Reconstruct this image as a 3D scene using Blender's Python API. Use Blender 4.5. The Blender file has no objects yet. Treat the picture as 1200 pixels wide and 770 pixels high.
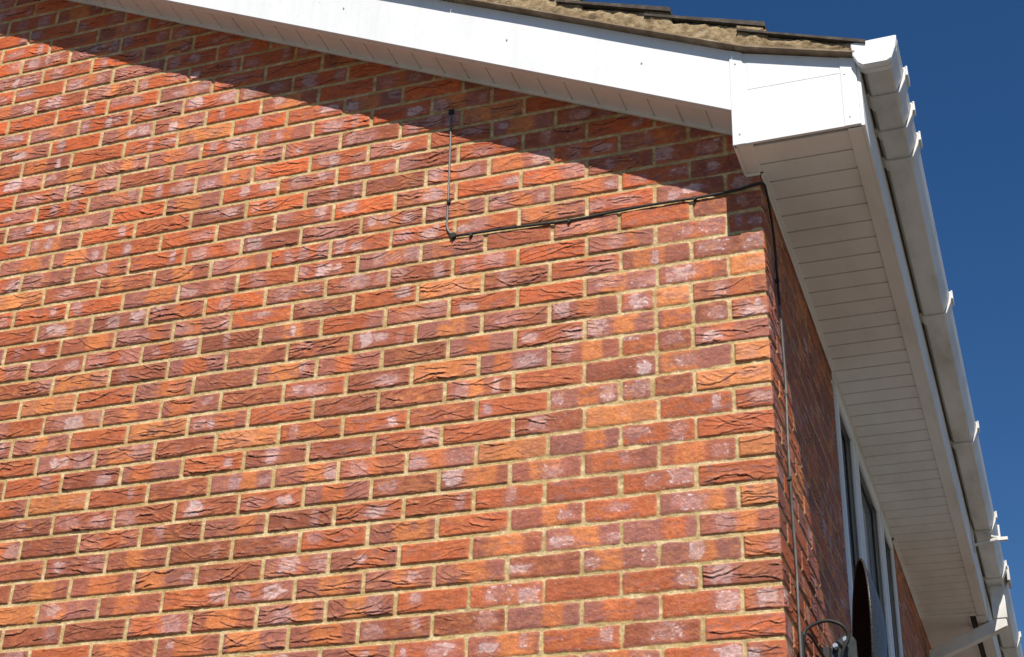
import bpy, bmesh, math
import numpy as np
from mathutils import Vector, Matrix

# ---------------------------------------------------------------- scene, camera, light
sc = bpy.context.scene
Z0 = 4.2                                  # height of the reference bed joint above the ground
cam_d = bpy.data.cameras.new('camera'); cam = bpy.data.objects.new('camera', cam_d)
sc.collection.objects.link(cam); sc.camera = cam
cam.location = (0.6690, -3.9635, -2.5341 + Z0)
cam.rotation_euler = (2.08556, -0.03208, 0.33570)
cam_d.sensor_width = 36; cam_d.lens = 1831.3/1200*36
cam_d.clip_start = 0.05; cam_d.clip_end = 2000

SUN = Vector((-0.060, 0.165, -0.210)).normalized()     # direction the light travels
elev = math.asin(-SUN.z); az = math.atan2(-SUN.x, -SUN.y)   # azimuth from +Y, clockwise
w = bpy.data.worlds.new('World'); sc.world = w; w.use_nodes = True
nt = w.node_tree; bg = nt.nodes['Background']
sky = nt.nodes.new('ShaderNodeTexSky'); sky.sky_type = 'NISHITA'; sky.sun_disc = False
sky.sun_elevation = elev; sky.sun_rotation = az
sky.altitude = 300; sky.air_density = 1.0; sky.dust_density = 0.0; sky.ozone_density = 3.5
hs = nt.nodes.new('ShaderNodeHueSaturation'); hs.inputs['Saturation'].default_value = 1.25; hs.inputs['Hue'].default_value = 0.505
nt.links.new(sky.outputs[0], hs.inputs['Color']); nt.links.new(hs.outputs[0], bg.inputs[0]); bg.inputs[1].default_value = 0.064
sd = bpy.data.lights.new('sun', 'SUN'); so = bpy.data.objects.new('sun', sd); sc.collection.objects.link(so)
sd.energy = 5.0; sd.angle = math.radians(0.53); sd.color = (1.0, 0.95, 0.87)
so.rotation_euler = SUN.to_track_quat('-Z', 'Y').to_euler()
sc.view_settings.view_transform = 'Standard'; sc.view_settings.look = 'None'
sc.view_settings.gamma = 1; sc.view_settings.use_curve_mapping = False
sc.view_settings.exposure = 0.42

# ---------------------------------------------------------------- helpers
COL = sc.collection
def link(o, parent=None):
    COL.objects.link(o)
    if parent: o.parent = parent
    return o
def empty(name, loc=(0, 0, 0), parent=None):
    o = bpy.data.objects.new(name, None); o.location = loc; o.empty_display_size = .1
    return link(o, parent)
def tag(o, label, cat):
    o['label'] = label; o['category'] = cat; return o
class MB:
    """collects polygons; coordinates are relative to Z0"""
    def __init__(s): s.v = []; s.f = []
    def add(s, vs, fs):
        n = len(s.v); s.v += [tuple(p) for p in vs]; s.f += [tuple(i+n for i in f) for f in fs]
    def box(s, x0, x1, y0, y1, z0, z1):
        s.add([(x0,y0,z0),(x1,y0,z0),(x1,y1,z0),(x0,y1,z0),(x0,y0,z1),(x1,y0,z1),(x1,y1,z1),(x0,y1,z1)],
              [(0,3,2,1),(4,5,6,7),(0,1,5,4),(1,2,6,5),(2,3,7,6),(3,0,4,7)])
    def prism_y(s, poly, y0, y1):       # polygon in (x,z), counter-clockwise seen from -y
        n = len(poly)
        s.add([(x,y0,z) for x,z in poly]+[(x,y1,z) for x,z in poly],
              [tuple(range(n)), tuple(reversed(range(n,2*n)))]+[(i,i+n,(i+1)%n+n,(i+1)%n) for i in range(n)])
    def sheet_y(s, outer, inner, ys):   # closed thin section swept along y
        s.prism_y(list(outer)+list(reversed(inner)), ys[0], ys[1])
    def build(s, name, mat, parent=None, bevel=0.0, seg=2, smooth=False, origin=None):
        me = bpy.data.meshes.new(name)
        o0 = origin or (0, 0, 0)
        me.from_pydata([(x-o0[0], y-o0[1], z+Z0-o0[2]) for x, y, z in s.v], [], s.f)
        bm = bmesh.new(); bm.from_mesh(me)
        bmesh.ops.recalc_face_normals(bm, faces=bm.faces)
        if bevel:
            es = [e for e in bm.edges if len(e.link_faces) == 2 and e.calc_face_angle(0) > .5]
            bmesh.ops.bevel(bm, geom=es, offset=bevel, segments=seg, affect='EDGES', clamp_overlap=True)
        bm.to_mesh(me); bm.free()
        for p in me.polygons: p.use_smooth = smooth
        me.materials.append(mat)
        return link(bpy.data.objects.new(name, me), parent)
def tube(mb, pts, r, seg=10, caps=True):
    pts = [Vector(p) for p in pts]; n = len(pts); rings = []
    up = None
    for i, p in enumerate(pts):
        t = (pts[min(i+1,n-1)]-pts[max(i-1,0)]).normalized()
        if up is None: up = t.orthogonal().normalized()
        up = (up - t*up.dot(t)).normalized(); b = t.cross(up)
        rr = r[i] if isinstance(r, (list, tuple)) else r
        rings.append([p+(up*math.cos(a)+b*math.sin(a))*rr for a in [2*math.pi*k/seg for k in range(seg)]])
    vs = [q for R in rings for q in R]
    fs = [(i*seg+k, i*seg+(k+1)%seg, (i+1)*seg+(k+1)%seg, (i+1)*seg+k) for i in range(n-1) for k in range(seg)]
    if caps: fs += [tuple(reversed(range(seg))), tuple(range((n-1)*seg, n*seg))]
    mb.add(vs, fs)
def spline(pts, n=12):
    P = [Vector(p) for p in pts]; P = [P[0]*2-P[1]]+P+[P[-1]*2-P[-2]]; out = []
    for i in range(1, len(P)-2):
        for k in range(n):
            t = k/n; a, b, c, d = P[i-1:i+3]
            out.append(.5*((2*b)+(c-a)*t+(2*a-5*b+4*c-d)*t*t+(3*b-a-3*c+d)*t**3))
    return out+[P[-2]]

# ---------------------------------------------------------------- materials
def mat(name):
    m = bpy.data.materials.new(name); m.use_nodes = True
    return m, m.node_tree, m.node_tree.nodes['Principled BSDF']
def noise(nt, scale, detail=4, rough=.6, vec=None, stretch=None):
    n = nt.nodes.new('ShaderNodeTexNoise'); n.inputs['Scale'].default_value = scale
    n.inputs['Detail'].default_value = detail; n.inputs['Roughness'].default_value = rough
    tc = nt.nodes.new('ShaderNodeTexCoord'); out = tc.outputs['Object']
    if stretch:
        mp = nt.nodes.new('ShaderNodeMapping'); mp.inputs['Scale'].default_value = stretch
        nt.links.new(out, mp.inputs[0]); out = mp.outputs[0]
    nt.links.new(out, n.inputs['Vector']); return n.outputs['Fac']
def ramp(nt, fac, stops):
    r = nt.nodes.new('ShaderNodeValToRGB'); e = r.color_ramp.elements
    e[0].position, e[0].color = stops[0][0], (*stops[0][1], 1)
    e[1].position, e[1].color = stops[-1][0], (*stops[-1][1], 1)
    for p, c in stops[1:-1]: x = e.new(p); x.color = (*c, 1)
    nt.links.new(fac, r.inputs[0]); return r.outputs[0]
def bump(nt, b, fac, strength, dist):
    n = nt.nodes.new('ShaderNodeBump'); n.inputs['Strength'].default_value = strength
    n.inputs['Distance'].default_value = dist
    nt.links.new(fac, n.inputs['Height']); nt.links.new(n.outputs[0], b.inputs['Normal'])
def simple(name, stops, scale=8, rough=.5, bs=.15, bd=.002, bscale=60, stretch=None, detail=5, metallic=0, coat=0):
    m, t, b = mat(name)
    t.links.new(ramp(t, noise(t, scale, detail, stretch=stretch), stops), b.inputs['Base Color'])
    b.inputs['Roughness'].default_value = rough; b.inputs['Metallic'].default_value = metallic
    if coat: b.inputs['Coat Weight'].default_value = coat
    if bs: bump(t, b, noise(t, bscale, 5), bs, bd)
    return m
M = {}
m, t, b = mat('white_upvc')                     # white board with faint rain streaks and grime
a1 = noise(t, 5, 6, .65, stretch=(3.5, 1, .35)); a2 = noise(t, 40, 5, .7)
mm = t.nodes.new('ShaderNodeMixRGB'); mm.blend_type = 'MULTIPLY'; mm.inputs[0].default_value = 1
t.links.new(ramp(t, a1, [(.30,(.655,.665,.655)),(.5,(.70,.705,.705)),(.7,(.725,.73,.735))]), mm.inputs[1])
t.links.new(ramp(t, a2, [(.28,(.90,.895,.87)),(.42,(1,1,1)),(.8,(1,1,1))]), mm.inputs[2])
t.links.new(mm.outputs[0], b.inputs['Base Color']); b.inputs['Roughness'].default_value = .35
bump(t, b, noise(t, 6, 3), .08, .004); M['upvc'] = m
M['soffit'] = simple('soffit_upvc', [(.28,(.68,.66,.62)),(.52,(.78,.77,.74)),(.75,(.81,.80,.78))], 2.2, .42, .05, .001, 30, stretch=(3,1,1))
M['gutter'] = simple('weathered_gutter', [(.25,(.38,.35,.31)),(.40,(.55,.53,.49)),(.54,(.65,.635,.605)),(.8,(.74,.73,.71))], 5.5, .42, .05, .001, 40, stretch=(1.6,.55,1.6))
M['frame'] = simple('window_upvc', [(.3,(.72,.74,.76)),(.7,(.80,.81,.82))], 4, .35, .02, .001, 30)
M['gasket'] = simple('black_gasket', [(.3,(.012,.012,.012)),(.7,(.02,.02,.02))], 20, .7, 0)
M['tile'] = simple('concrete_tile', [(.25,(.03,.022,.016)),(.5,(.055,.042,.032)),(.7,(.10,.085,.06)),(.82,(.2,.18,.12))], 38, .9, .6, .004, 160)
M['bedding'] = simple('verge_mortar', [(.24,(.06,.042,.022)),(.40,(.19,.13,.062)),(.55,(.31,.22,.118)),(.68,(.36,.30,.19)),(.80,(.55,.52,.44))], 36, .95, .9, .006, 90, detail=8)
M['undercloak'] = simple('undercloak_board', [(.3,(.13,.09,.055)),(.55,(.24,.175,.115)),(.75,(.42,.35,.25))], 14, .9, .3, .002, 90)
M['cable'] = simple('cable_sheath', [(.3,(.007,.006,.006)),(.7,(.016,.014,.013))], 14, .6, 0)
M['cable_grey'] = simple('grey_cable_sheath', [(.3,(.07,.065,.06)),(.7,(.14,.13,.12))], 30, .55, 0)  # paler grey sheath for the two vertical drops
M['steel'] = simple('bracket_steel', [(.3,(.045,.05,.052)),(.7,(.09,.10,.10))], 30, .45, .1, metallic=.7)
M['bolt'] = simple('zinc_bolt', [(.3,(.62,.62,.6)),(.7,(.75,.75,.73))], 30, .3, 0, metallic=.8)
M['ground'] = simple('dry_paving', [(.3,(.095,.084,.068)),(.7,(.13,.115,.093))], .8, .95, .2, .01, 12)
m, t, b = mat('glass'); b.inputs['Base Color'].default_value = (.30,.32,.34,1); b.inputs['Roughness'].default_value = .07; M['glass'] = m
m, t, b = mat('dish_mesh')                       # perforated dark sheet: fine regular holes in the paint
tc = t.nodes.new('ShaderNodeTexCoord'); vo = t.nodes.new('ShaderNodeTexVoronoi'); vo.inputs['Scale'].default_value = 170
t.links.new(tc.outputs['Object'], vo.inputs['Vector'])
t.links.new(ramp(t, vo.outputs['Distance'], [(.22,(.006,.006,.006)),(.5,(.042,.041,.040))]), b.inputs['Base Color'])
b.inputs['Roughness'].default_value = .38; b.inputs['Specular IOR Level'].default_value = .3; bump(t, b, vo.outputs['Distance'], .5, .001); M['dish'] = m
M['dish_inner'] = simple('dish_inner_paint', [(.3,(.010,.009,.009)),(.7,(.022,.019,.018))], 12, .5, .1); M['dish_inner'].node_tree.nodes['Principled BSDF'].inputs['Specular IOR Level'].default_value = .0

# brick: colours come from the wall generator as albedo, fine grain from nodes
m, t, b = mat('brickwork')
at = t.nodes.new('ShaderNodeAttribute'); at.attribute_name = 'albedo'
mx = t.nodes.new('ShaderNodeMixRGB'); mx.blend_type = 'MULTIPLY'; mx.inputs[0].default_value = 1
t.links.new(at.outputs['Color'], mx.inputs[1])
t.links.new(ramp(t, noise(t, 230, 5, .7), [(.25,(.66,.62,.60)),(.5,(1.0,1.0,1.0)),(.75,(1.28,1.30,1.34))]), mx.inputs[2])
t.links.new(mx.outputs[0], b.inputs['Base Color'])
b.inputs['Roughness'].default_value = .66; b.inputs['Specular IOR Level'].default_value = .26
bump(t, b, noise(t, 260, 6, .7), .55, .0022); M['brick'] = m
# plain far brickwork (outside the photographed part)
m, t, b = mat('far_brickwork')
tc = t.nodes.new('ShaderNodeTexCoord'); sp = t.nodes.new('ShaderNodeSeparateXYZ'); cb = t.nodes.new('ShaderNodeCombineXYZ')
ad = t.nodes.new('ShaderNodeMath'); ad.operation = 'ADD'
t.links.new(tc.outputs['Object'], sp.inputs[0]); t.links.new(sp.outputs[0], ad.inputs[0]); t.links.new(sp.outputs[1], ad.inputs[1])
t.links.new(ad.outputs[0], cb.inputs[0]); t.links.new(sp.outputs[2], cb.inputs[1])
br = t.nodes.new('ShaderNodeTexBrick'); br.inputs['Scale'].default_value = 1
br.inputs['Brick Width'].default_value = .225; br.inputs['Row Height'].default_value = .075; br.inputs['Mortar Size'].default_value = .005
br.inputs['Color1'].default_value = (.36,.10,.04,1); br.inputs['Color2'].default_value = (.20,.07,.04,1); br.inputs['Mortar'].default_value = (.46,.34,.18,1)
t.links.new(cb.outputs[0], br.inputs['Vector']); t.links.new(br.outputs['Color'], b.inputs['Base Color']); b.inputs['Roughness'].default_value = .9
M['farbrick'] = m

# ---------------------------------------------------------------- setting
gm = MB(); gm.add([(-900,-900,-Z0),(900,-900,-Z0),(900,900,-Z0),(-900,900,-Z0)], [(0,1,2,3)])
g = gm.build('ground', M['ground']); g['kind'] = 'structure'

house = empty('brick_house', (0, 0, 0))
tag(house, 'red brick house corner with white plastic eaves under a blue sky', 'house')

# ---------------------------------------------------------------- brickwork generator
def hsh(ix, iy, seed):
    h = (ix.astype(np.int64)*374761393 + iy.astype(np.int64)*668265263 + np.int64(seed)*2147483629) & 0xffffffff
    h = ((h ^ (h >> 13))*1274126177) & 0xffffffff
    h = ((h ^ (h >> 16))*2246822519) & 0xffffffff
    return (((h ^ (h >> 15)) & 0xffffff)/float(0xffffff)).astype(np.float32)
def vn(x, y, seed):                        # value noise -1..1
    ix = np.floor(x); iy = np.floor(y); fx = (x-ix).astype(np.float32); fy = (y-iy).astype(np.float32)
    fx = fx*fx*fx*(fx*(fx*6-15)+10); fy = fy*fy*fy*(fy*(fy*6-15)+10)
    a = hsh(ix,iy,seed); b_ = hsh(ix+1,iy,seed); c = hsh(ix,iy+1,seed); d = hsh(ix+1,iy+1,seed)
    return ((a+(b_-a)*fx)*(1-fy)+(c+(d-c)*fx)*fy)*2-1
def fb(x, y, seed, o=3):
    r = 0; a = 1; tot = 0
    for i in range(o): r = r+a*vn(x*2**i, y*2**i, seed+i*17); tot += a; a *= .5
    return r/tot
def ss(a, b_, x): t_ = np.clip((x-a)/(b_-a), 0, 1); return t_*t_*(3-2*t_)

EXTRA = {1: [.338], 2: [.22], 3: [.333], 5: [.348]}
LIGHT = [(520,432),(62,597),(88,450),(24,356),(788,347),(868,305),(872,438),(880,520),(75,475),(170,500),(690,500),(870,408),(885,580),(600,525),(215,165)]
def patch_edge(k): return .43+.036*np.clip(k, -3, 30)
def bricks(S, V, wall):
    """S distance from the corner, V height; returns relief (m, outward) and albedo"""
    seed = 11 if wall == 'gable' else 71
    S = S.astype(np.float64); V = V.astype(np.float64)
    wob = .0013*vn(S/.35, V/.5, seed+1) + .0007*vn(S/.09, V/.2, seed+2)
    zone = (ss(-.03, .03, patch_edge(-V/.075)+.05*np.floor(-V/.075 % 2)-S) if wall == 'gable' else S*0).astype(np.float32)
    if wall == 'gable':
        corner = ss(.0, .01, .225-S)*(V < .03)            # creased corner bricks
    t_ = -(V+wob)/.075
    k = np.floor(t_).astype(int); fv = (t_-k)*.075           # distance below the bed joint centre
    left = np.zeros_like(S); right = np.ones_like(S); bid = np.zeros(S.shape, np.int64)
    for r in np.unique(k):
        even = (r % 2 == 0) if wall == 'gable' else (r % 2 == 1)
        rng = np.random.default_rng(seed*1000+int(r)+500)
        j = (.1075 if even else .2215)+.225*np.arange(0, 62)
        j = j+rng.uniform(-.0035, .0035, j.size)
        if wall == 'gable' and int(r) in EXTRA: j = np.sort(np.append(j, EXTRA[int(r)]))
        j = np.concatenate([[-.006], j])
        m_ = k == r; i = np.clip(np.searchsorted(j, S[m_])-1, 0, j.size-2)
        left[m_] = j[i]; right[m_] = j[i+1]; bid[m_] = i
    key = bid+1; kk = k+200
    def rb(n, lo=0., hi=1.): return lo+(hi-lo)*hsh(key, kk, seed*7+n*131)
    # a corner brick is one brick seen on two walls: keep its bid-0 look close on both
    inzone = zone.copy()
    if wall == 'gable': inzone = zone*(1-((bid == 0) & (k >= 1)).astype(np.float32))
    a = (S-left); L = right-left; bb = .075-fv
    hw = (.0047-.0012*inzone)+.001*rb(1)
    wn = fb(S/.022, V/.022, seed+5, 2); wn2 = fb(S/.05, V/.05, seed+8, 2)
    ragged = .0007+.0016*inzone
    du = np.minimum(a, L-a)-hw-(.0012*rb(2))+ragged*wn+.0026*inzone*wn2
    dv = np.minimum(fv, .075-fv)-hw*.98-(.001*rb(3))+ragged*.9*wn+.0030*inzone*wn2
    if wall == 'gable': du = np.where(bid == 0, np.minimum(du, 1.0), du)
    du = np.where((bid == 0) & (a < L/2), .03, du)          # no joint at the arris itself
    R_ = .003+.005*inzone
    d = R_-np.sqrt(np.maximum(R_-du, 0)**2+np.maximum(R_-dv, 0)**2)
    d = np.where((du > R_) & (dv > R_), np.minimum(du, dv), d)
    mask = ss(-.0006, .0012, d).astype(np.float32)
    fn = fb(S/.006, V/.006, seed+3, 2)
    # face relief
    ba = a+key*3.17; bv = bb+kk*1.93
    cur = rb(4, -5, 7); a0 = L*rb(5, .25, .75); sl = rb(6, -.28, .28)
    q = bb-cur*.55*(a-a0)**2-sl*a+.009*fb(ba/.045, bv/.028, seed+20, 2)
    sp_ = rb(7, .013, .025); s1 = q/sp_+rb(8)*5
    fr = s1-np.floor(s1)
    mk = ss(-.30, .35, vn(ba/.05, bv/.016, seed+31)+rb(9, -.25, .35))
    cre = (1-fr)**2*mk
    cz = (1-inzone*.92)*rb(13, .55, 1.25)
    lip = np.zeros_like(S); crack = np.zeros_like(S)
    wig = .0035*fb(ba/.022, bv/.03, seed+21, 2)+.006*vn(ba/.07, bv/.2, seed+22)
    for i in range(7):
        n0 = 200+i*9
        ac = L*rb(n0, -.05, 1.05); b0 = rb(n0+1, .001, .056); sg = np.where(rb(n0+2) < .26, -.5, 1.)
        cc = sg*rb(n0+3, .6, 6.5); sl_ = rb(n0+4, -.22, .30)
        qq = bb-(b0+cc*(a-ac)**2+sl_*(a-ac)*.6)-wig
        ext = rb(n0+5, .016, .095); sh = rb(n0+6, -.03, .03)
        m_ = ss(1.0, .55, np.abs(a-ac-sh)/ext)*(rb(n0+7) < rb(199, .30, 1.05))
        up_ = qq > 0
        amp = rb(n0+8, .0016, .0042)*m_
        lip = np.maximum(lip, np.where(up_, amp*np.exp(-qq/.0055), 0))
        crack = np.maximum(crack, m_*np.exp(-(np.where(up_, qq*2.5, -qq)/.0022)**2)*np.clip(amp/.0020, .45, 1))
    face = cz*(lip-.0018*crack)+.0018*cz*cre+.0007*fb(ba/.02, bv/.012, seed+50, 3)+.0004*fn*(1+inzone*.6)
    if wall == 'side': face = face*.55
    H = (.0042-.0021*inzone)+rb(14, -.0010, .0013)
    dome = ss(0, .005+.004*inzone, d)
    mort = -.0004+.0008*fb(S/.012, V/.012, seed+60, 3)+.0011*inzone*wn
    h = mort*(1-mask)+(H*(.45+.55*dome)+face*dome+rb(15, -.012, .012)*(a-L/2)*.5)*mask
    # ---- albedo
    def C(*c): return np.array(c, np.float32)
    def mixc(A, B, f): return A+(B-A)*f[..., None]
    red, rust, org = C(.50,.100,.025), C(.385,.096,.034), C(.58,.210,.066)
    brn, plum, lil, och = C(.26,.074,.038), C(.26,.098,.076), C(.60,.46,.44), C(.36,.20,.095)
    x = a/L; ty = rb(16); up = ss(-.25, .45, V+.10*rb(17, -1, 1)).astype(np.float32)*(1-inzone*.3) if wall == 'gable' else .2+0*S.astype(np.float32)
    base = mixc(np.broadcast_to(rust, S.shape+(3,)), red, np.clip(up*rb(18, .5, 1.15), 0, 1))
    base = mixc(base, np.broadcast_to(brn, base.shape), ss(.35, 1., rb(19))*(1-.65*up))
    # flashed ends and paler middle
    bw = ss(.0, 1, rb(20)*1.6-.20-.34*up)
    c0 = rb(21, .30, .70); hwid = rb(22, .10, .24); wv = .035*fb(ba/.03, bv/.02, seed+70, 3)+rb(23, -.25, .25)*(bb-.037)
    band = ss(.05+.05*rb(240), -.02, np.abs(x+wv-c0)-hwid*(.107*2/np.maximum(L, .1)))
    darkc = mixc(np.broadcast_to(brn, base.shape), plum, rb(24))
    midc = mixc(np.broadcast_to(org, base.shape), rust*1.08, rb(25, .25, 1.0))
    banded = mixc(darkc*1.12, midc, band)
    base = mixc(base, banded, (bw > .55)*np.float32(.92))
    lightb = (rb(26) < .02)
    if wall == 'gable':
        for (u, v) in LIGHT:
            sx, zz = px2wall(u, v); lightb = lightb | ((k == math.floor(-zz/.075)) & (left < sx) & (right > sx))
    base = mixc(base, np.broadcast_to(org*1.05, base.shape), lightb*(.50+.35*rb(27)))
    dkb = (rb(28) < .13)&~lightb
    base = mixc(base, np.broadcast_to(brn*.9, base.shape), dkb*np.float32(.75))
    # kiss marks: lilac-white scum patches
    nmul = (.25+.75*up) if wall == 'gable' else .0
    for i, (cl, ch) in enumerate(((.10,.32),(.62,.88),(.38,.62))):
        cu = rb(30+i*7, cl, ch)*L; cv = .0375+rb(31+i*7, -.010, .010)
        ru = rb(32+i*7, .010, .040); rv = rb(33+i*7, .012, .030)
        e = (np.abs((a-cu)/ru)**3+np.abs((bb-cv)/rv)**3)**.333+.50*fb(ba/.016, bv/.014, seed+80+i, 3)+.25*cre-.15*crack
        on = rb(34+i*7) < (.62, .62, .40)[i]*np.clip(.38+.75*nmul, 0, 1)
        op = rb(35+i*7, .12, .88)**1.2*ss(1.06, .80, e)*(.72+.28*ss(-.5, .3, fb(ba/.007, bv/.004, seed+101+i, 2)))
        halo = ss(1.9, 1.0, e)*.62
        base = mixc(base, np.broadcast_to(plum*1.35, base.shape), on*halo*(1-lightb*.8))
        tone = mixc(np.broadcast_to(lil, base.shape), np.broadcast_to(C(.33,.19,.19), base.shape), np.clip(rb(36+i*7)-.15+.45*fb(ba/.008, bv/.006, seed+95+i, 2), 0, 1))
        base = mixc(base, tone, on*op*(1-lightb*.7)*.88)
        ring = np.exp(-((e-.93-.12*fn)/.10)**2)*ss(.05, .45, fb(ba/.011, bv/.007, seed+180+i, 2))*(.22+.5*inzone)
        glint = ss(.35, .6, fb(ba/.010, bv/.0035, seed+190+i, 2))*ss(1.0, .7, e)*.42*rb(37+i*7)
        base = mixc(base, np.broadcast_to(C(.72,.62,.60), base.shape), on*np.clip(ring+glint, 0, .85)*(1-lightb*.7))
    # streaky grain, salt flecks, burnt edges, glints and shade painted on the folds
    g1 = fb(ba/.012, bv/.005, seed+110, 3)
    mot = ss(-.15, .5, fb(ba/.020, bv/.010, seed+115, 3))*rb(62, .0, .42)
    base = mixc(base, np.broadcast_to(C(.56,.215,.072), base.shape), mot)
    mot2 = ss(.05, .55, fb(ba/.028, bv/.012, seed+117, 3))*(rb(63, .15, .85)+.1*inzone)
    base = mixc(base, np.broadcast_to(plum*1.05, base.shape), mot2)
    base = base*(1+.28*g1+.10*vn(ba/.05, bv/.03, seed+112))[..., None]*rb(60, .88, 1.12)[..., None]
    fleck = ss(.52, .80, fb(ba/.010, bv/.0045, seed+120, 2))*ss(-.1, .4, vn(ba/.03, bv/.02, seed+121))*(.2+.55*inzone)
    base = mixc(base, np.broadcast_to(C(.62,.48,.42), base.shape), fleck*.55)
    ridge = np.clip(lip/.0030, 0, 1)*ss(-.3, .4, fb(ba/.009, bv/.006, seed+121, 2))+.55*np.clip((cre-.45)*2, 0, 1)*ss(.0, .5, fb(ba/.012, bv/.008, seed+123, 2))
    base = mixc(base, np.broadcast_to(C(.66,.36,.22), base.shape), np.clip(ridge, 0, 1)*.38*cz)  # painted highlight: raised crease lips mixed paler to read as glints
    edge = ss(.007, .0005, d)*(.20+.30*fb(S/.03, V/.03, seed+125, 2))
    base = mixc(base, np.broadcast_to(och, base.shape), np.clip(edge, 0, 1))
    fold_shade = np.clip(ss(.82, .97, fr)*mk*.30+crack*.95, 0, .90)*cz  # shadow under the crease lips, painted into the albedo
    base = base*(1-fold_shade[..., None]*np.array([.72,.78,.72], np.float32))
    # weather: slight large-scale soot
    base = base*(1+.10*fb(S/.6, V/.4, seed+130, 2))[..., None]
    mo = mixc(np.broadcast_to(C(.47,.32,.135), base.shape), np.broadcast_to(C(.66,.50,.27), base.shape), ss(-.4, .7, fb(S/.04, V/.02, seed+140, 3)))
    mo = mixc(mo, np.broadcast_to(C(.26,.185,.09), mo.shape), ss(.1, .65, fb(S/.09, V/.05, seed+144, 3))*.30)
    mo = mo*.88*(1+.34*fb(S/.006, V/.005, seed+142, 2))[..., None]
    lich = ss(.45, .75, fb(S/.12, V/.08, seed+146, 2))*.35
    mo = mixc(mo, np.broadcast_to(C(.36,.30,.12), mo.shape), lich)
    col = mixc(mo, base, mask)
    # slurry smears over brick arrises in the repaired part
    sm = inzone*ss(.0045, .0, d)*mask*ss(-.2, .5, fb(S/.02, V/.02, seed+150, 2))
    col = mixc(col, mo, sm*.75)
    return h.astype(np.float32), np.clip(col, .004, .85).astype(np.float32)

# pixel of the photograph -> point of the gable plane (only to choose which bricks are the pale ones)
_R = np.array(cam.rotation_euler.to_matrix()); _C = np.array([.669, -3.9635, -2.5341])
def px2wall(u, v):
    d = _R@np.array([(u-600)/1831.3, (385-v)/1831.3, -1.0]); t_ = -_C[1]/d[1]; P = _C+t_*d
    return -P[0], P[2]

def wall_mesh(name, wall, grids, parent, keep, far):
    """grids: (s0,s1,ds,v0,v1,dv); keep(S,V) masks cells; far: list of quads in plain brickwork"""
    VS = []; CS = []; QS = []; base = 0
    for (s0, s1, ds, v0, v1, dv) in grids:
        s = np.linspace(s0, s1, int(round((s1-s0)/ds))+1); v = np.linspace(v0, v1, int(round((v1-v0)/dv))+1)
        V, S = np.meshgrid(v, s, indexing='ij')
        km = keep(S, V)
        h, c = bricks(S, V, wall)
        if s0 == 0:
            hc, _ = bricks(np.zeros_like(v)+.004, v, 'gable')       # both walls share the arris
            hc = np.minimum(hc, .0032)
            rnd = .0012*np.abs(vn(v/.02, v*0, 5))+.0006
            lim = (hc-rnd)[:, None]
            Sx = np.maximum(S, -lim)
            h = np.where(S < .012, np.minimum(h, lim+ss(0, .012, S)*.01), h)
        else: Sx = S
        if wall == 'gable': P = np.stack([-Sx, -h, V+Z0], -1)
        else: P = np.stack([h, Sx, V+Z0], -1)
        n = S.size; nv, ns = S.shape
        if s0 == 0: P[:, 0, 0] = lim[:, 0]; P[:, 0, 1] = -lim[:, 0]
        i = np.arange(n).reshape(nv, ns)
        a_, b_, c_, d_ = i[:-1,:-1], i[:-1,1:], i[1:,1:], i[1:,:-1]
        ok = km[:-1,:-1] & km[1:,1:]
        q = np.stack([a_, d_, c_, b_] if wall == 'gable' else [a_, b_, c_, d_], -1)[ok]
        used = np.zeros(n, bool); used[q.ravel()] = True
        re = np.cumsum(used)-1
        VS.append(P.reshape(-1, 3)[used]); CS.append(c.reshape(-1, 3)[used]); QS.append(re[q]+base); base += used.sum()
    nb = sum(len(q) for q in QS)
    fv = np.array([p for quad in far for p in quad], float).reshape(-1, 3)
    fv[:, 2] += Z0
    if len(far):
        VS.append(fv); CS.append(np.full((len(fv), 3), .2)); QS.append(np.arange(len(fv)).reshape(-1, 4)+base)
    Vt = np.concatenate(VS).astype(np.float32); Ct = np.concatenate(CS).astype(np.float32); Q = np.concatenate(QS).astype(np.int32)
    me = bpy.data.meshes.new(name)
    me.vertices.add(len(Vt)); me.vertices.foreach_set('co', Vt.ravel())
    me.loops.add(Q.size); me.loops.foreach_set('vertex_index', Q.ravel())
    me.polygons.add(len(Q)); me.polygons.foreach_set('loop_start', np.arange(0, Q.size, 4, dtype=np.int32))
    mi = np.zeros(len(Q), np.int32); mi[nb:] = 1
    me.materials.append(M['brick']); me.materials.append(M['farbrick'])
    me.polygons.foreach_set('material_index', mi)
    me.polygons.foreach_set('use_smooth', np.ones(len(Q), bool))
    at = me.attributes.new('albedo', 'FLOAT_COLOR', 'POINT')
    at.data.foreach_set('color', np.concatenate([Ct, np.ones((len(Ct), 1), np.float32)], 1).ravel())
    me.update(calc_edges=True); me.validate()
    return link(bpy.data.objects.new(name, me), parent)

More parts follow.
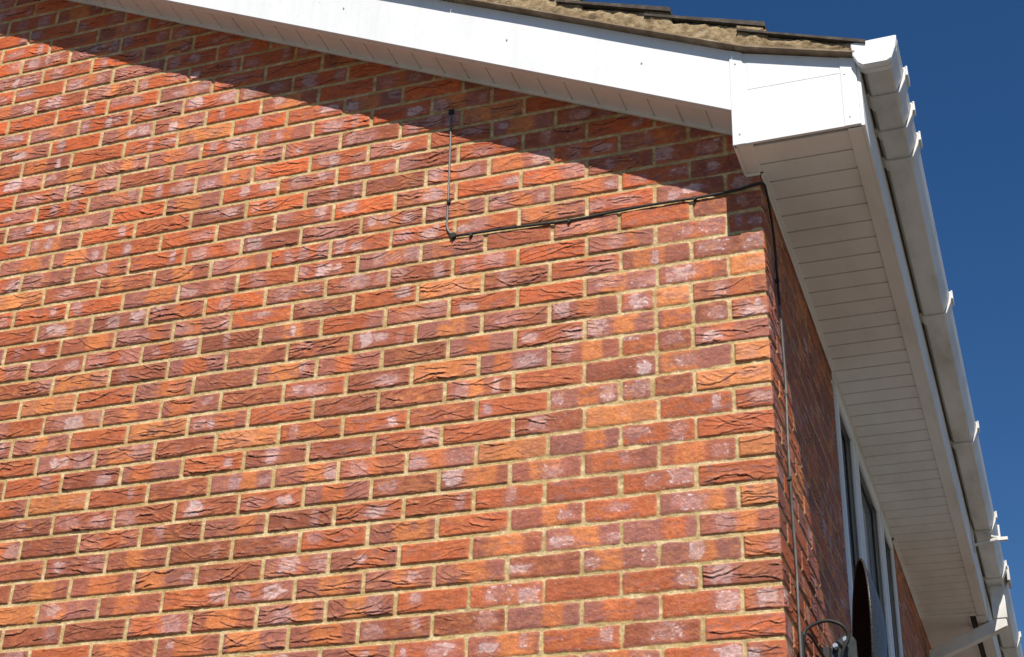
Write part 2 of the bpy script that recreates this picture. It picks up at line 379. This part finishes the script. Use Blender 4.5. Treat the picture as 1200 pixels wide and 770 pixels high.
SL = .466                                      # roof slope (tan)
def boardbot(x): return .391-SL*x
HW = 4.35                                      # ridge at x = -HW
top = lambda S: .391+SL*np.minimum(S, 2*HW-S)+.06
ridge_z = .391+SL*HW+.05
wall_mesh('gable_wall', 'gable',
    [(0, 3.6, .0025, -1.45, 1.80, .002), (3.6, 5.0, .006, -1.45, 2.2, .006), (0, 5.0, .006, -2.4, -1.45, .006)],
    house, lambda S, V: V < top(S),
    [[(-5,0,-Z0),(0,0,-Z0),(0,0,-2.4),(-5,0,-2.4)], [(-2*HW,0,-Z0),(-5,0,-Z0),(-5,0,.7),(-2*HW,0,.40)],
     [(-5,0,.7),(-5,0,top(5.0)),(-5,0,top(5.0)),(-2*HW,0,.40)], [(-5,0,1.9),(-3.6,0,1.9),(-HW,0,ridge_z),(-5,0,top(5.0))]])
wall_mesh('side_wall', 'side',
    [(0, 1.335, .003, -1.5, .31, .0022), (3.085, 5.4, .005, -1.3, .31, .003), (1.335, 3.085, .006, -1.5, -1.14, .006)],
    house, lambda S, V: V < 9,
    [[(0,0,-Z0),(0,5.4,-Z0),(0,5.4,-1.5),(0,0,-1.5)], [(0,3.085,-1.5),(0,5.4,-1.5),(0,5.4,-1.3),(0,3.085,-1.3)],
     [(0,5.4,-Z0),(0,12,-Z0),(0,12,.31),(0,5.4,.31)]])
bk = MB(); bk.box(-2*HW, -.16, .16, 12, -Z0, .3); bk.build('light_blocker', M['farbrick'], house)  # unseen core added to block light leaks, also closing the far sides

# ---------------------------------------------------------------- roof covering
rf = MB()
N = 13; G = .305
ends = [(.372, .560), (.075, .705)]
G = .298
while ends[-1][0] > -HW: ends.append((ends[-1][0]-G, ends[-1][1]+G*(.447 if len(ends) == 2 else SL)))
rng = np.random.default_rng(3)
for i, (xe, ze) in enumerate(ends):
    s_ = .353 if i == 0 else .340
    Lx = .385; y0 = -.200+rng.uniform(-.003, .003)
    # interlocking tile course: shallow double-roll profile swept up the slope
    ys = []; y = y0
    while y < 12.2: ys.append(y); y += .05
    tops = []; bots = []
    for j, y in enumerate(ys):
        hgt = 0 if j < 2 else .012*max(0, math.sin(2*math.pi*(y-y0)/.15))
        tops.append(hgt); bots.append(hgt)
    vs = []; fs = []; th = .012 if i == 0 else .018
    jag = rng.uniform(-.003, .003)
    for j, y in enumerate(ys):
        for (xx, zz) in ((xe, ze), (xe-Lx, ze+Lx*s_)):
            vs.append((xx, y, zz-.0+tops[j]+jag)); vs.append((xx, y, zz-(th if xx == xe else th*.45)+bots[j]+jag))
    for j in range(len(ys)-1):
        a = j*4; b_ = a+4
        fs += [(a, b_, b_+2, a+2), (a+1, a+3, b_+3, b_+1), (a, a+1, b_+1, b_), (a+2, b_+2, b_+3, a+3)]
    fs += [(0, 2, 3, 1), (len(vs)-4, len(vs)-3, len(vs)-1, len(vs)-2)]
    rf.add(vs, fs)
# far slope, plain
rf.add([(-HW,-.2,ridge_z+.35),(-HW,12.2,ridge_z+.35),(-2*HW-.4,12.2,.55),(-2*HW-.4,-.2,.55)], [(0,1,2,3)])
roof = rf.build('roof', M['tile'], house)
# verge mortar bedding between undercloak and tiles
def under(x): return .625-SL*x if x < 0 else .625-.30*x
vm = MB(); xs = np.arange(-3.9, .345, .0075); rows = 7; pts = []
def tile_under(x):
    for i, (xe, ze) in enumerate(ends):
        if x <= xe and (i+1 == len(ends) or x > ends[i+1][0]):
            s_ = .353 if i == 0 else .340
            z_ = ze-(.012 if i == 0 else .018)+(xe-x)*s_
            return z_
    return under(x)+.05
vs = []; fs = []
for i, x in enumerate(xs):
    lo = under(x)+.006; hi = max(tile_under(x)-.001, lo+.004)
    for r in range(rows):
        f_ = r/(rows-1); z_ = lo+(hi-lo)*f_
        nz = float(fb(np.array([x/.03]), np.array([z_/.02]), 9, 3)[0])
        vs.append((x, -.189-.003*math.sin(f_*3.14)+.008*nz+.003*(f_ > .95), z_))
for i in range(len(xs)-1):
    for r in range(rows-1):
        a = i*rows+r; fs.append((a, a+rows, a+rows+1, a+1))
# returns back under the tiles
vm.add(vs, fs); 
vb = [(x, -.172, under(x)+.006) for x in xs]+[(x, -.172, max(tile_under(x)-.001, under(x)+.01)) for x in xs]
n_ = len(xs); vb += [(x, .0, z) for x, y, z in vb]
vm.add(vb, [(i, i+1, i+1+2*n_, i+2*n_) for i in range(n_-1)]+[(n_+i, n_+i+2*n_, n_+i+1+2*n_, n_+i+1) for i in range(n_-1)]+[(n_-1, 2*n_-1, 4*n_-1, 3*n_-1)])
# small mortar stubs under each tile nose
for i in range(1, len(ends)):
    xe, ze = ends[i]; xl, zl = ends[i-1]; sl0 = .353 if i == 1 else .340
    lo = lambda x: zl+(xl-x)*sl0+.0005
    hi_ = lambda x: ze-.0185+(xe-x)*.340
    xa, xb = xe-.006, xe-.088
    q_ = [(xa, lo(xa)), (xb, lo(xb)), (xb, max(hi_(xb), lo(xb)+.002)), (xa, hi_(xa))]
    vm.add([(x_, -.194, z_) for x_, z_ in q_]+[(x_, -.12, z_) for x_, z_ in q_],
           [(0,1,2,3),(4,7,6,5),(0,4,5,1),(1,5,6,2),(2,6,7,3),(3,7,4,0)])
vm.build('verge_mortar', M['bedding'], roof, smooth=True)
uc = MB()
x = -3.95; rngu = np.random.default_rng(8)
segs = [(-3.9,-2.83),(-2.828,-1.612),(-1.610,-.992),(-.990,-.03),(-.028,.338)]
for a, b_ in segs:
    n = 10; xx = [a+(b_-a)*i/n for i in range(n+1)]; o = rngu.uniform(-.003, .003)
    P = [(q, under(q)+.0012*math.sin(q*9+o*900)) for q in xx]
    up = [(q, z+.0055) for q, z in P]
    uc.prism_y(P+up[::-1], -.199+o, .0)
uc.build('undercloak', M['undercloak'], roof)

# ---------------------------------------------------------------- bargeboard and verge soffit
YF = -.165
bb_ = MB()
for a, b_ in ((-4.35, -2.30), (-2.2995, -.044)):
    bb_.prism_y([(a, boardbot(a)), (b_, boardbot(b_)), (b_, boardbot(b_)+.2335), (a, boardbot(a)+.2335)], YF, YF+.012)
    # bottom return lip
    bb_.prism_y([(a, boardbot(a)), (b_, boardbot(b_)), (b_, boardbot(b_)+.010), (a, boardbot(a)+.010)], YF+.012, YF+.030)
board = bb_.build('bargeboard', M['upvc'], house, bevel=.0015)
for (u, v) in ((594,47),(752,74),(403,10)):
    d = _R@np.array([(u-600)/1831.3, (385-v)/1831.3, -1.0]); t_ = (YF-_C[1])/d[1]; P = _C+t_*d
    nb = MB(); tube(nb, [(P[0], YF-.0025, P[2]), (P[0], YF+.004, P[2])], .0034, 10)
    nb.build('nail_head', M['bolt'], board)
vs_ = MB()
bw = .0935                                      # board pitch along x
n = int(4.3/bw)
for i in range(n):
    b1 = -.048-i*bw; a1 = b1-bw+.004
    vs_.prism_y([(a1, boardbot(a1)+.022), (b1, boardbot(b1)+.022), (b1, boardbot(b1)+.030), (a1, boardbot(a1)+.030)], YF+.012, .004)
a1, b1 = -4.35, -.046
vs_.prism_y([(a1, boardbot(a1)+.0265), (b1, boardbot(b1)+.0265), (b1, boardbot(b1)+.036), (a1, boardbot(a1)+.036)], YF+.013, .005)
vsf = vs_.build('verge_soffit', M['soffit'], house, bevel=.0012, seg=1)
tr = MB()
xs_ = np.linspace(-4.35, -.046, 120)
for i in range(len(xs_)-1):
    a, b_ = xs_[i], xs_[i+1]
    tr.prism_y([(a, boardbot(a)+.010), (b_, boardbot(b_)+.010), (b_, boardbot(b_)+.0215), (a, boardbot(a)+.0215)], -.0135, -.0045)
tr.build('wall_trim', M['soffit'], vsf)

# ---------------------------------------------------------------- box end
ZS = .279
be = MB()
# main face: left strip, big panel, right corner strip, all standing a few mm apart in depth
def poly_front(mb, pts, y0, y1): mb.prism_y(pts, y0, y1)
T = lambda x: under(x)-.003
be.prism_y([(-.040, ZS), (.333, ZS), (.333, T(.333)), (0, T(0)), (-.040, T(-.040))], YF-.001, YF+.010)
box = be.build('box_end', M['upvc'], house, bevel=.001, seg=1)
cs = MB()
cs.prism_y([(-.0465, ZS-.002), (-.006, ZS-.002), (-.006, T(-.006)), (-.0465, T(-.0465))], YF-.0045, YF+.001)
cs.prism_y([(-.0465, ZS-.002), (-.0425, ZS-.002), (-.0425, T(-.0425)), (-.0465, T(-.0465))], YF+.001, -.004)
cs.build('cover_strip', M['upvc'], box, bevel=.0015); cs = MB()
cs.prism_y([(.287, ZS-.002), (.3345, ZS-.002), (.3345, T(.3345)), (.287, T(.287))], YF-.0045, YF+.001)
cs.build('cover_strip', M['upvc'], box, bevel=.0015)
ov = MB()                                        # upper filler piece with its sloping lower edge
ov.prism_y([(.006, .4785), (.285, .4765), (.285, T(.285)), (.006, T(.006))], YF-.0018, YF)
ov.build('filler_panel', M['upvc'], box, bevel=.0008, seg=1)
for (xx, zz) in ((-.028,.585),(-.024,.315),(.300,.47),(.305,.31)):
    nb = MB(); tube(nb, [(xx, YF-.0062, zz), (xx, YF+.002, zz)], .0032, 10)
    nb.build('nail_head', M['bolt'], box)

# ---------------------------------------------------------------- eaves soffit
es = MB(); YE = 4.22
y = -.045-.1
while y < YE:
    a = max(y+.0034, YF+.011); b_ = min(y+.0966, YE)
    es.box(.012, .300, a, b_, ZS, ZS+.011); y += .1
es.box(-.040, .012, YF+.011, -.006, ZS, ZS+.007)
sof = es.build('eaves_soffit', M['soffit'], house, bevel=.0014, seg=1)
es = MB(); es.box(-.042, .33, YF+.012, -.004, ZS+.0095, ZS+.014); es.box(-.002, .33, -.004, YE, ZS+.0095, ZS+.014)
M['groove'] = simple('dirty_groove', [(.3,(.05,.042,.034)),(.7,(.14,.12,.10))], 9, .9, 0)
es.build('groove', M['groove'], sof)
tr = MB()
tr.box(.293, .334, YF+.011, YE+.03, ZS-.007, ZS-.0005)       # outer trim under the fascia
tr.box(.0055, .021, -.003, 1.33, ZS-.006, ZS-.0005); tr.box(.0055, .021, 3.1, YE, ZS-.006, ZS-.0005)
tr.box(-.068, .0118, 1.331, 3.084, ZS-.0002, ZS+.006); tr.box(-.0035, .0040, 1.331, 3.084, ZS-.012, ZS-.0003)
tr.box(.0055, .0095, -.003, 1.33, ZS-.018, ZS-.006); tr.box(.0055, .0095, 3.1, YE, ZS-.018, ZS-.006)
tr.box(-.041, .004, -.0115, -.0045, ZS-.010, ZS-.0005)
tr.box(-.046, -.036, YF+.011, -.004, ZS-.004, ZS-.0005)
tr.build('soffit_trim', M['soffit'], sof, bevel=.0012, seg=1)
# plain soffit of the next stretch, with a vent strip
ps = MB(); ps.box(.004, .245, YE+.03, 12, ZS-.004, ZS+.004); ps.box(.286, .333, YE+.045, 12, ZS-.010, ZS+.002)
ps.box(.246, .255, YE+.045, 12, ZS-.010, ZS+.004); ps.box(.004, .29, YE, YE+.03, ZS-.011, ZS+.004)
pl = ps.build('plain_soffit', M['soffit'], house, bevel=.001, seg=1)
vt = MB(); vt.box(.2555, .2855, YE+.045, 12, ZS+.004, ZS+.01); vt.build('vent_strip', M['gasket'], pl)
fa = MB(); fa.box(.3345, .345, YF+.002, 12, ZS-.004, .545)
fascia = fa.build('fascia_board', M['soffit'], house, bevel=.001, seg=1)

# ---------------------------------------------------------------- gutter
GZ = -.017
OUT = [(x_, z_+GZ) for x_, z_ in [(.350,.575),(.350,.522),(.363,.4925),(.366,.492),(.434,.492),(.437,.4935),(.456,.536),(.463,.570),(.463,.577)]]
def offset(poly, d):
    r = []
    for i, p in enumerate(poly):
        a = Vector(poly[max(i-1,0)]); c = Vector(poly[min(i+1,len(poly)-1)]); t_ = (c-a).normalized()
        n_ = Vector((-t_.y, t_.x)); r.append((p[0]-n_.x*d*-1, p[1]-n_.y*d*-1))
    return r
INN = offset(OUT, .0025)
gu = MB()
for a, b_ in ((-.172, .005), (.006, 1.40), (1.402, 2.56), (2.562, 4.30), (4.31, 5.50), (5.51, 12.1)):
    gu.sheet_y(OUT, INN, (a, b_))
gutter = gu.build('gutter', M['gutter'], house)
cp = MB()
CAP = [(.327,.558),(.331,.510),(.343,.482),(.358,.469),(.428,.469),(.442,.478),(.457,.520),(.463,.560)]
cp.prism_y(CAP, -.196, -.172); 
cp.sheet_y(CAP, [(x_+(.4-x_)*.07, z_+(.54-z_)*.07) for x_, z_ in CAP], (-.1725, -.150))
cp.build('end_cap', M['upvc'], gutter, bevel=.0025)
def strap(y, w, name='bracket', o=.0045):
    s_ = MB(); A = offset(OUT, -.0006); B = offset(OUT, -o*2.0)
    B[0] = (B[0][0], B[0][1]+.002)
    s_.sheet_y(B, A, (y-w/2, y+w/2))
    s_.box(.452, .4735, y-w*.45, y+w*.45, .576+GZ, .5835+GZ)         # clip over the front lip
    s_.box(.3455, .352, y-w*.5, y+w*.5, .50+GZ, .578+GZ)
    ob = s_.build(name, M['gutter'], gutter, bevel=.0012, seg=1)
    cl = MB(); cl.box(.4690, .4755, y-w*.45, y+w*.45, .552+GZ, .587+GZ); cl.build('clip', M['upvc'], ob, bevel=.001, seg=1)
    return ob
strap(.005, .070); strap(.175, .040); strap(.345, .055); strap(1.40, .065); strap(2.56, .055); strap(3.60, .034)
strap(4.30, .055); strap(5.50, .06); strap(7.2, .05); strap(9.2, .05)
# fascia bracket with its flat stay
st = MB()
st.box(.3455, .352, 3.52, 3.64, .38, .57)
tube(st, [(.350, 3.60, .490), (.446, 3.60, .440), (.470, 3.60, .436)], .0065, 6)
tube(st, [(.345, 3.60, .405), (.400, 3.60, .418), (.470, 3.60, .428)], .008, 6)
st.box(.462, .512, 3.59, 3.61, .418, .434)
st.box(.470, .479, 3.595, 3.605, .434, .500)
st.build('stay', M['gutter'], gutter)
# running outlet
ol = MB(); O2 = offset(OUT, -.006)
ol.sheet_y(O2, offset(OUT, -.0008), (4.335, 4.50))
ol.box(.466, .480, 4.345, 4.49, .50+GZ, .582+GZ)
ol.box(.372, .437, 4.37, 4.435, .40, .4855+GZ)
ol.build('outlet', M['gutter'], gutter, bevel=.002)
# downpipe: square section, offset under the soffit to the wall
def sq_tube(mb, pts, w_):
    """square pipe in an xz plane at constant y, mitred"""
    P = [Vector((p[0], p[1])) for p in pts]; ring = []
    for i, p in enumerate(P):
        t1 = (P[i]-P[i-1]).normalized() if i else (P[1]-P[0]).normalized()
        t2 = (P[i+1]-P[i]).normalized() if i < len(P)-1 else t1
        n1 = Vector((-t1.y, t1.x)); n2 = Vector((-t2.y, t2.x)); m_ = (n1+n2).normalized(); k_ = w_/2/max(m_.dot(n1), .3)
        ring.append((p+m_*k_, p-m_*k_))
    Yc = 4.40
    vs = []; fs = []
    for a, b_ in ring: vs += [(a.x, Yc-w_/2, a.y), (a.x, Yc+w_/2, a.y), (b_.x, Yc+w_/2, b_.y), (b_.x, Yc-w_/2, b_.y)]
    for i in range(len(ring)-1):
        for k_ in range(4): fs.append((i*4+k_, i*4+(k_+1)%4, (i+1)*4+(k_+1)%4, (i+1)*4+k_))
    fs += [(3,2,1,0), tuple(range(len(vs)-4, len(vs)))]; mb.add(vs, fs)
dp = MB(); sq_tube(dp, [(.405,.43),(.405,.262),(.052,.118),(.052,-Z0+.05)], .063)
dpo = dp.build('downpipe', M['gutter'], house, bevel=.003)
for seg_ in ([(.405,.41),(.405,.285)], [(.052,.062),(.052,-.01)]):
    co = MB(); sq_tube(co, seg_, .072); co.build('collar', M['gutter'], dpo, bevel=.002)

# ---------------------------------------------------------------- window
win = empty('window', (0, 0, 0), house)
fr = MB(); y0, y1, zb, zt = 1.318, 3.085, -1.10, .2785
XF = -.004
def bar(mb, ya, yb, za, zz, xa, xb): mb.box(xa, xb, ya, yb, za, zz)
bar(fr, y0, y1, zt-.055, zt, -.07, XF); bar(fr, y0, y1, zb, zb+.06, -.07, XF)
bar(fr, y0, y0+.062, zb+.06, zt-.055, -.07, XF); bar(fr, y1-.062, y1, zb+.06, zt-.055, -.07, XF)
m1, m2 = 1.843, 2.60
for m_ in (m1, m2): bar(fr, m_-.034, m_+.034, zb+.06, zt-.055, -.07, XF)
wf = fr.build('frame', M['frame'], win, bevel=.003)
sl_ = MB(); sl_.box(-.08, .045, y0-.03, y1+.03, zb-.035, zb-.002); sl_.build('sill', M['frame'], win, bevel=.003)
lights = [(y0+.062, m1-.034, True), (m1+.034, m2-.034, True), (m2+.034, y1-.062, True)]
for a, b_, opener in lights:
    sa = MB(); z_0, z_1 = zb+.06, zt-.055; e = .012; xo = .012; sw = .050
    a_, bb2, zz0, zz1 = a-e, b_+e, z_0-e, z_1+e
    bar(sa, a_, bb2, zz1-sw, zz1, XF+.003, xo); bar(sa, a_, bb2, zz0, zz0+sw, XF+.003, xo)
    bar(sa, a_, a_+sw, zz0+sw, zz1-sw, XF+.003, xo); bar(sa, bb2-sw, bb2, zz0+sw, zz1-sw, XF+.003, xo)
    s_ob = sa.build('sash', M['frame'], win, bevel=.003)
    gk = MB()
    bar(gk, a_+.003, bb2-.003, zz1-.006, zz1-.002, XF, XF+.003); bar(gk, a_+.002, a_+.006, zz0, zz1, XF, XF+.003); bar(gk, bb2-.006, bb2-.002, zz0, zz1, XF, XF+.003)
    gk.build('gasket', M['gasket'], s_ob)
    g2 = MB(); xa, xb = -.0255, -.016
    bar(g2, bb2-sw-.004, bb2-sw-.0005, zz0+sw, zz1-sw, xa, xb); bar(g2, a_+sw+.0005, a_+sw+.004, zz0+sw, zz1-sw, xa, xb)
    bar(g2, a_+sw+.004, bb2-sw-.004, zz1-sw-.006, zz1-sw-.0005, xa, xb)
    g2.build('gasket', M['gasket'], s_ob)
    pn = MB(); bar(pn, a_+sw, bb2-sw, zz0+sw, zz1-sw, -.030, -.024); pn.build('pane', M['glass'], s_ob)

# ---------------------------------------------------------------- cable on the walls
def gpt(u, v, off=.008):                   # gable point a little proud of the brick
    s_, z_ = px2wall(u, v); return (-s_, -off, z_)
pathA = [gpt(530,131), gpt(529.5,150), gpt(528,190), gpt(526.5,230), gpt(525,258), gpt(525.5,270), gpt(531,277.5), gpt(545,276.5), gpt(600,268.5),
         gpt(665,260.5), gpt(720,250), gpt(765,241.5), gpt(820,233), gpt(865,224)]
cb_ = MB(); p = spline(pathA[:7], 6); tube(cb_, p, .0042, 8)
cable = cb_.build('aerial_cable', M['cable_grey'])
tag(cable, 'thin dark cable dropping down the brick gable, then running along to the corner', 'cable')
cb2 = MB(); tube(cb2, spline(pathA[6:]+[(-.02,-.009,.236),(.010,-.006,.236),(.013,.03,.228),(.011,.10,.19),(.011,.135,.12),(.011,.150,.02),(.011,.165,-.10)], 6), .0042, 8)
cb2.build('black_run', M['cable'], cable)
cb3 = MB()
tube(cb3, spline([(.011,.165,-.10),(.011,.180,-.22),(.0115,.186,-.36),(.011,.172,-.50),(.012,.158,-.66),(.011,.172,-.80),(.012,.176,-.95),(.012,.165,-1.10),(.012,.16,-1.6),(.012,.16,-3.9)], 8), .0036, 8)
cb3.build('grey_drop', M['cable_grey'], cable)
for q in ((530,133,1.5),(527,238,1),(532,277.5,1.5),(553,277,.9),(668,260.5,.9),(815,234,.9)):
    c_ = MB(); x_, y_, z_ = gpt(q[0], q[1], .0)
    k_ = q[2]
    c_.box(x_-.006*k_, x_+.006*k_, -.0145, -.002, z_-.0065*k_, z_+.0055*k_)
    tube(c_, [(x_, -.017, z_-.009*k_), (x_, -.002, z_-.009*k_)], .003, 8)
    c_.build('cable_clip', M['cable'], cable, bevel=.0015, seg=1)
for (yy, zz) in ((.153,-.02),(.186,-.40),(.158,-.68),(.176,-1.0)):
    c_ = MB(); c_.box(.002, .0165, yy-.006, yy+.006, zz-.006, zz+.006); c_.build('cable_clip', M['cable'], cable, bevel=.0015, seg=1)

# ---------------------------------------------------------------- satellite dish
dish = empty('satellite_dish', (0.0, .24, Z0-1.30))
tag(dish, 'small black mesh satellite dish bracketed to the side wall beside the window', 'satellite dish')
def dish_part(mb, name, m_, parent, **k): 
    o = mb.build(name, m_, None, **k); o.parent = parent
    o.matrix_parent_inverse = Matrix.Translation(-dish.location) if parent is dish else Matrix.Identity(4)
    return o
DC = Vector((.138, .50, -1.064)); ax = Vector((-.966, -.258, .02)).normalized()    # opening faces left of the camera
ex = Vector((0,0,1)).cross(ax).normalized(); ey = ax.cross(ex).normalized()
RW, RH, DEP = .205, .243, .066
def bowl(th, nrm, warp=.0):
    vs = []; fs = []; nr, na = 14, 56
    for i in range(nr+1):
        r = i/nr
        for j in range(na):
            a = 2*math.pi*j/na
            off = -DEP*(1-r*r)+th
            vs.append(DC+ex*(RW*r*math.cos(a))+ey*(RH*r*math.sin(a))+ax*off)
    for i in range(nr):
        for j in range(na): fs.append((i*na+j, i*na+(j+1)%na, (i+1)*na+(j+1)%na, (i+1)*na+j))
    return vs, fs
b1 = MB(); b1.add(*bowl(0, 1)); 
ob = dish_part(b1, 'reflector', M['dish'], dish, smooth=True)
b2 = MB(); b2.add(*bowl(.0025, 1)); 
o2 = dish_part(b2, 'reflector_face', M['dish_inner'], dish, smooth=True)
rm = MB(); tube(rm, [DC+ex*(RW*math.cos(a))+ey*(RH*math.sin(a)) for a in [2*math.pi*j/64 for j in range(65)]], .0036, 8, caps=False)
dish_part(rm, 'rim', M['dish'], dish, smooth=True)
bp = MB(); bp.box(.003, .009, .19, .29, -1.34, -1.16)
tube(bp, [(.009,.24,-1.26), (.05,.30,-1.24), (.13,.46,-1.22)], .014, 10)
bp.add([(.070,.33,-1.20),(.070,.33,-1.125),(.118,.36,-1.075),(.136,.37,-1.10),(.136,.37,-1.22),
        (.070,.345,-1.20),(.070,.345,-1.125),(.118,.375,-1.075),(.136,.385,-1.10),(.136,.385,-1.22)],
       [(0,1,2,3,4),(9,8,7,6,5),(0,5,6,1),(1,6,7,2),(2,7,8,3),(3,8,9,4),(4,9,5,0)])
dish_part(bp, 'wall_bracket', M['steel'], dish)
lb = MB(); lb.box(.046,.069,.32,.35,-1.20,-1.128)
dish_part(lb, 'clamp', M['cable'], dish, bevel=.003, seg=1)
for xx, zz in ((.084,-1.127),(.113,-1.110)):
    bo = MB(); tube(bo, [(xx, .345, zz), (xx, .318, zz)], .0072, 12); dish_part(bo, 'bolt', M['bolt'], dish, smooth=False)
    bo = MB(); tube(bo, [(xx+.002, .330, zz-.008), (xx+.002, .316, zz-.009)], .0050, 8); dish_part(bo, 'bolt', M['cable'], dish)
ln = MB(); ln.box(.004,.018,.17,.215,-1.26,-1.125); dish_part(ln, 'cable_box', M['cable'], dish, bevel=.006)
lc = MB(); tube(lc, spline([(.090,.33,-1.20),(.105,.318,-1.145),(.122,.318,-1.105),(.112,.31,-1.078),(.085,.30,-1.064),(.060,.285,-1.066),(.035,.255,-1.085),(.018,.215,-1.115),(.013,.195,-1.15)], 8), .0050, 8)
dish_part(lc, 'feed_cable', M['cable'], dish, smooth=True)
lc = MB(); tube(lc, spline([(.058,.33,-1.17),(.045,.29,-1.15),(.028,.24,-1.12),(.018,.21,-1.13),(.014,.20,-1.20),(.013,.19,-1.5)], 8), .0038, 8)
dish_part(lc, 'feed_cable', M['cable'], dish, smooth=True)
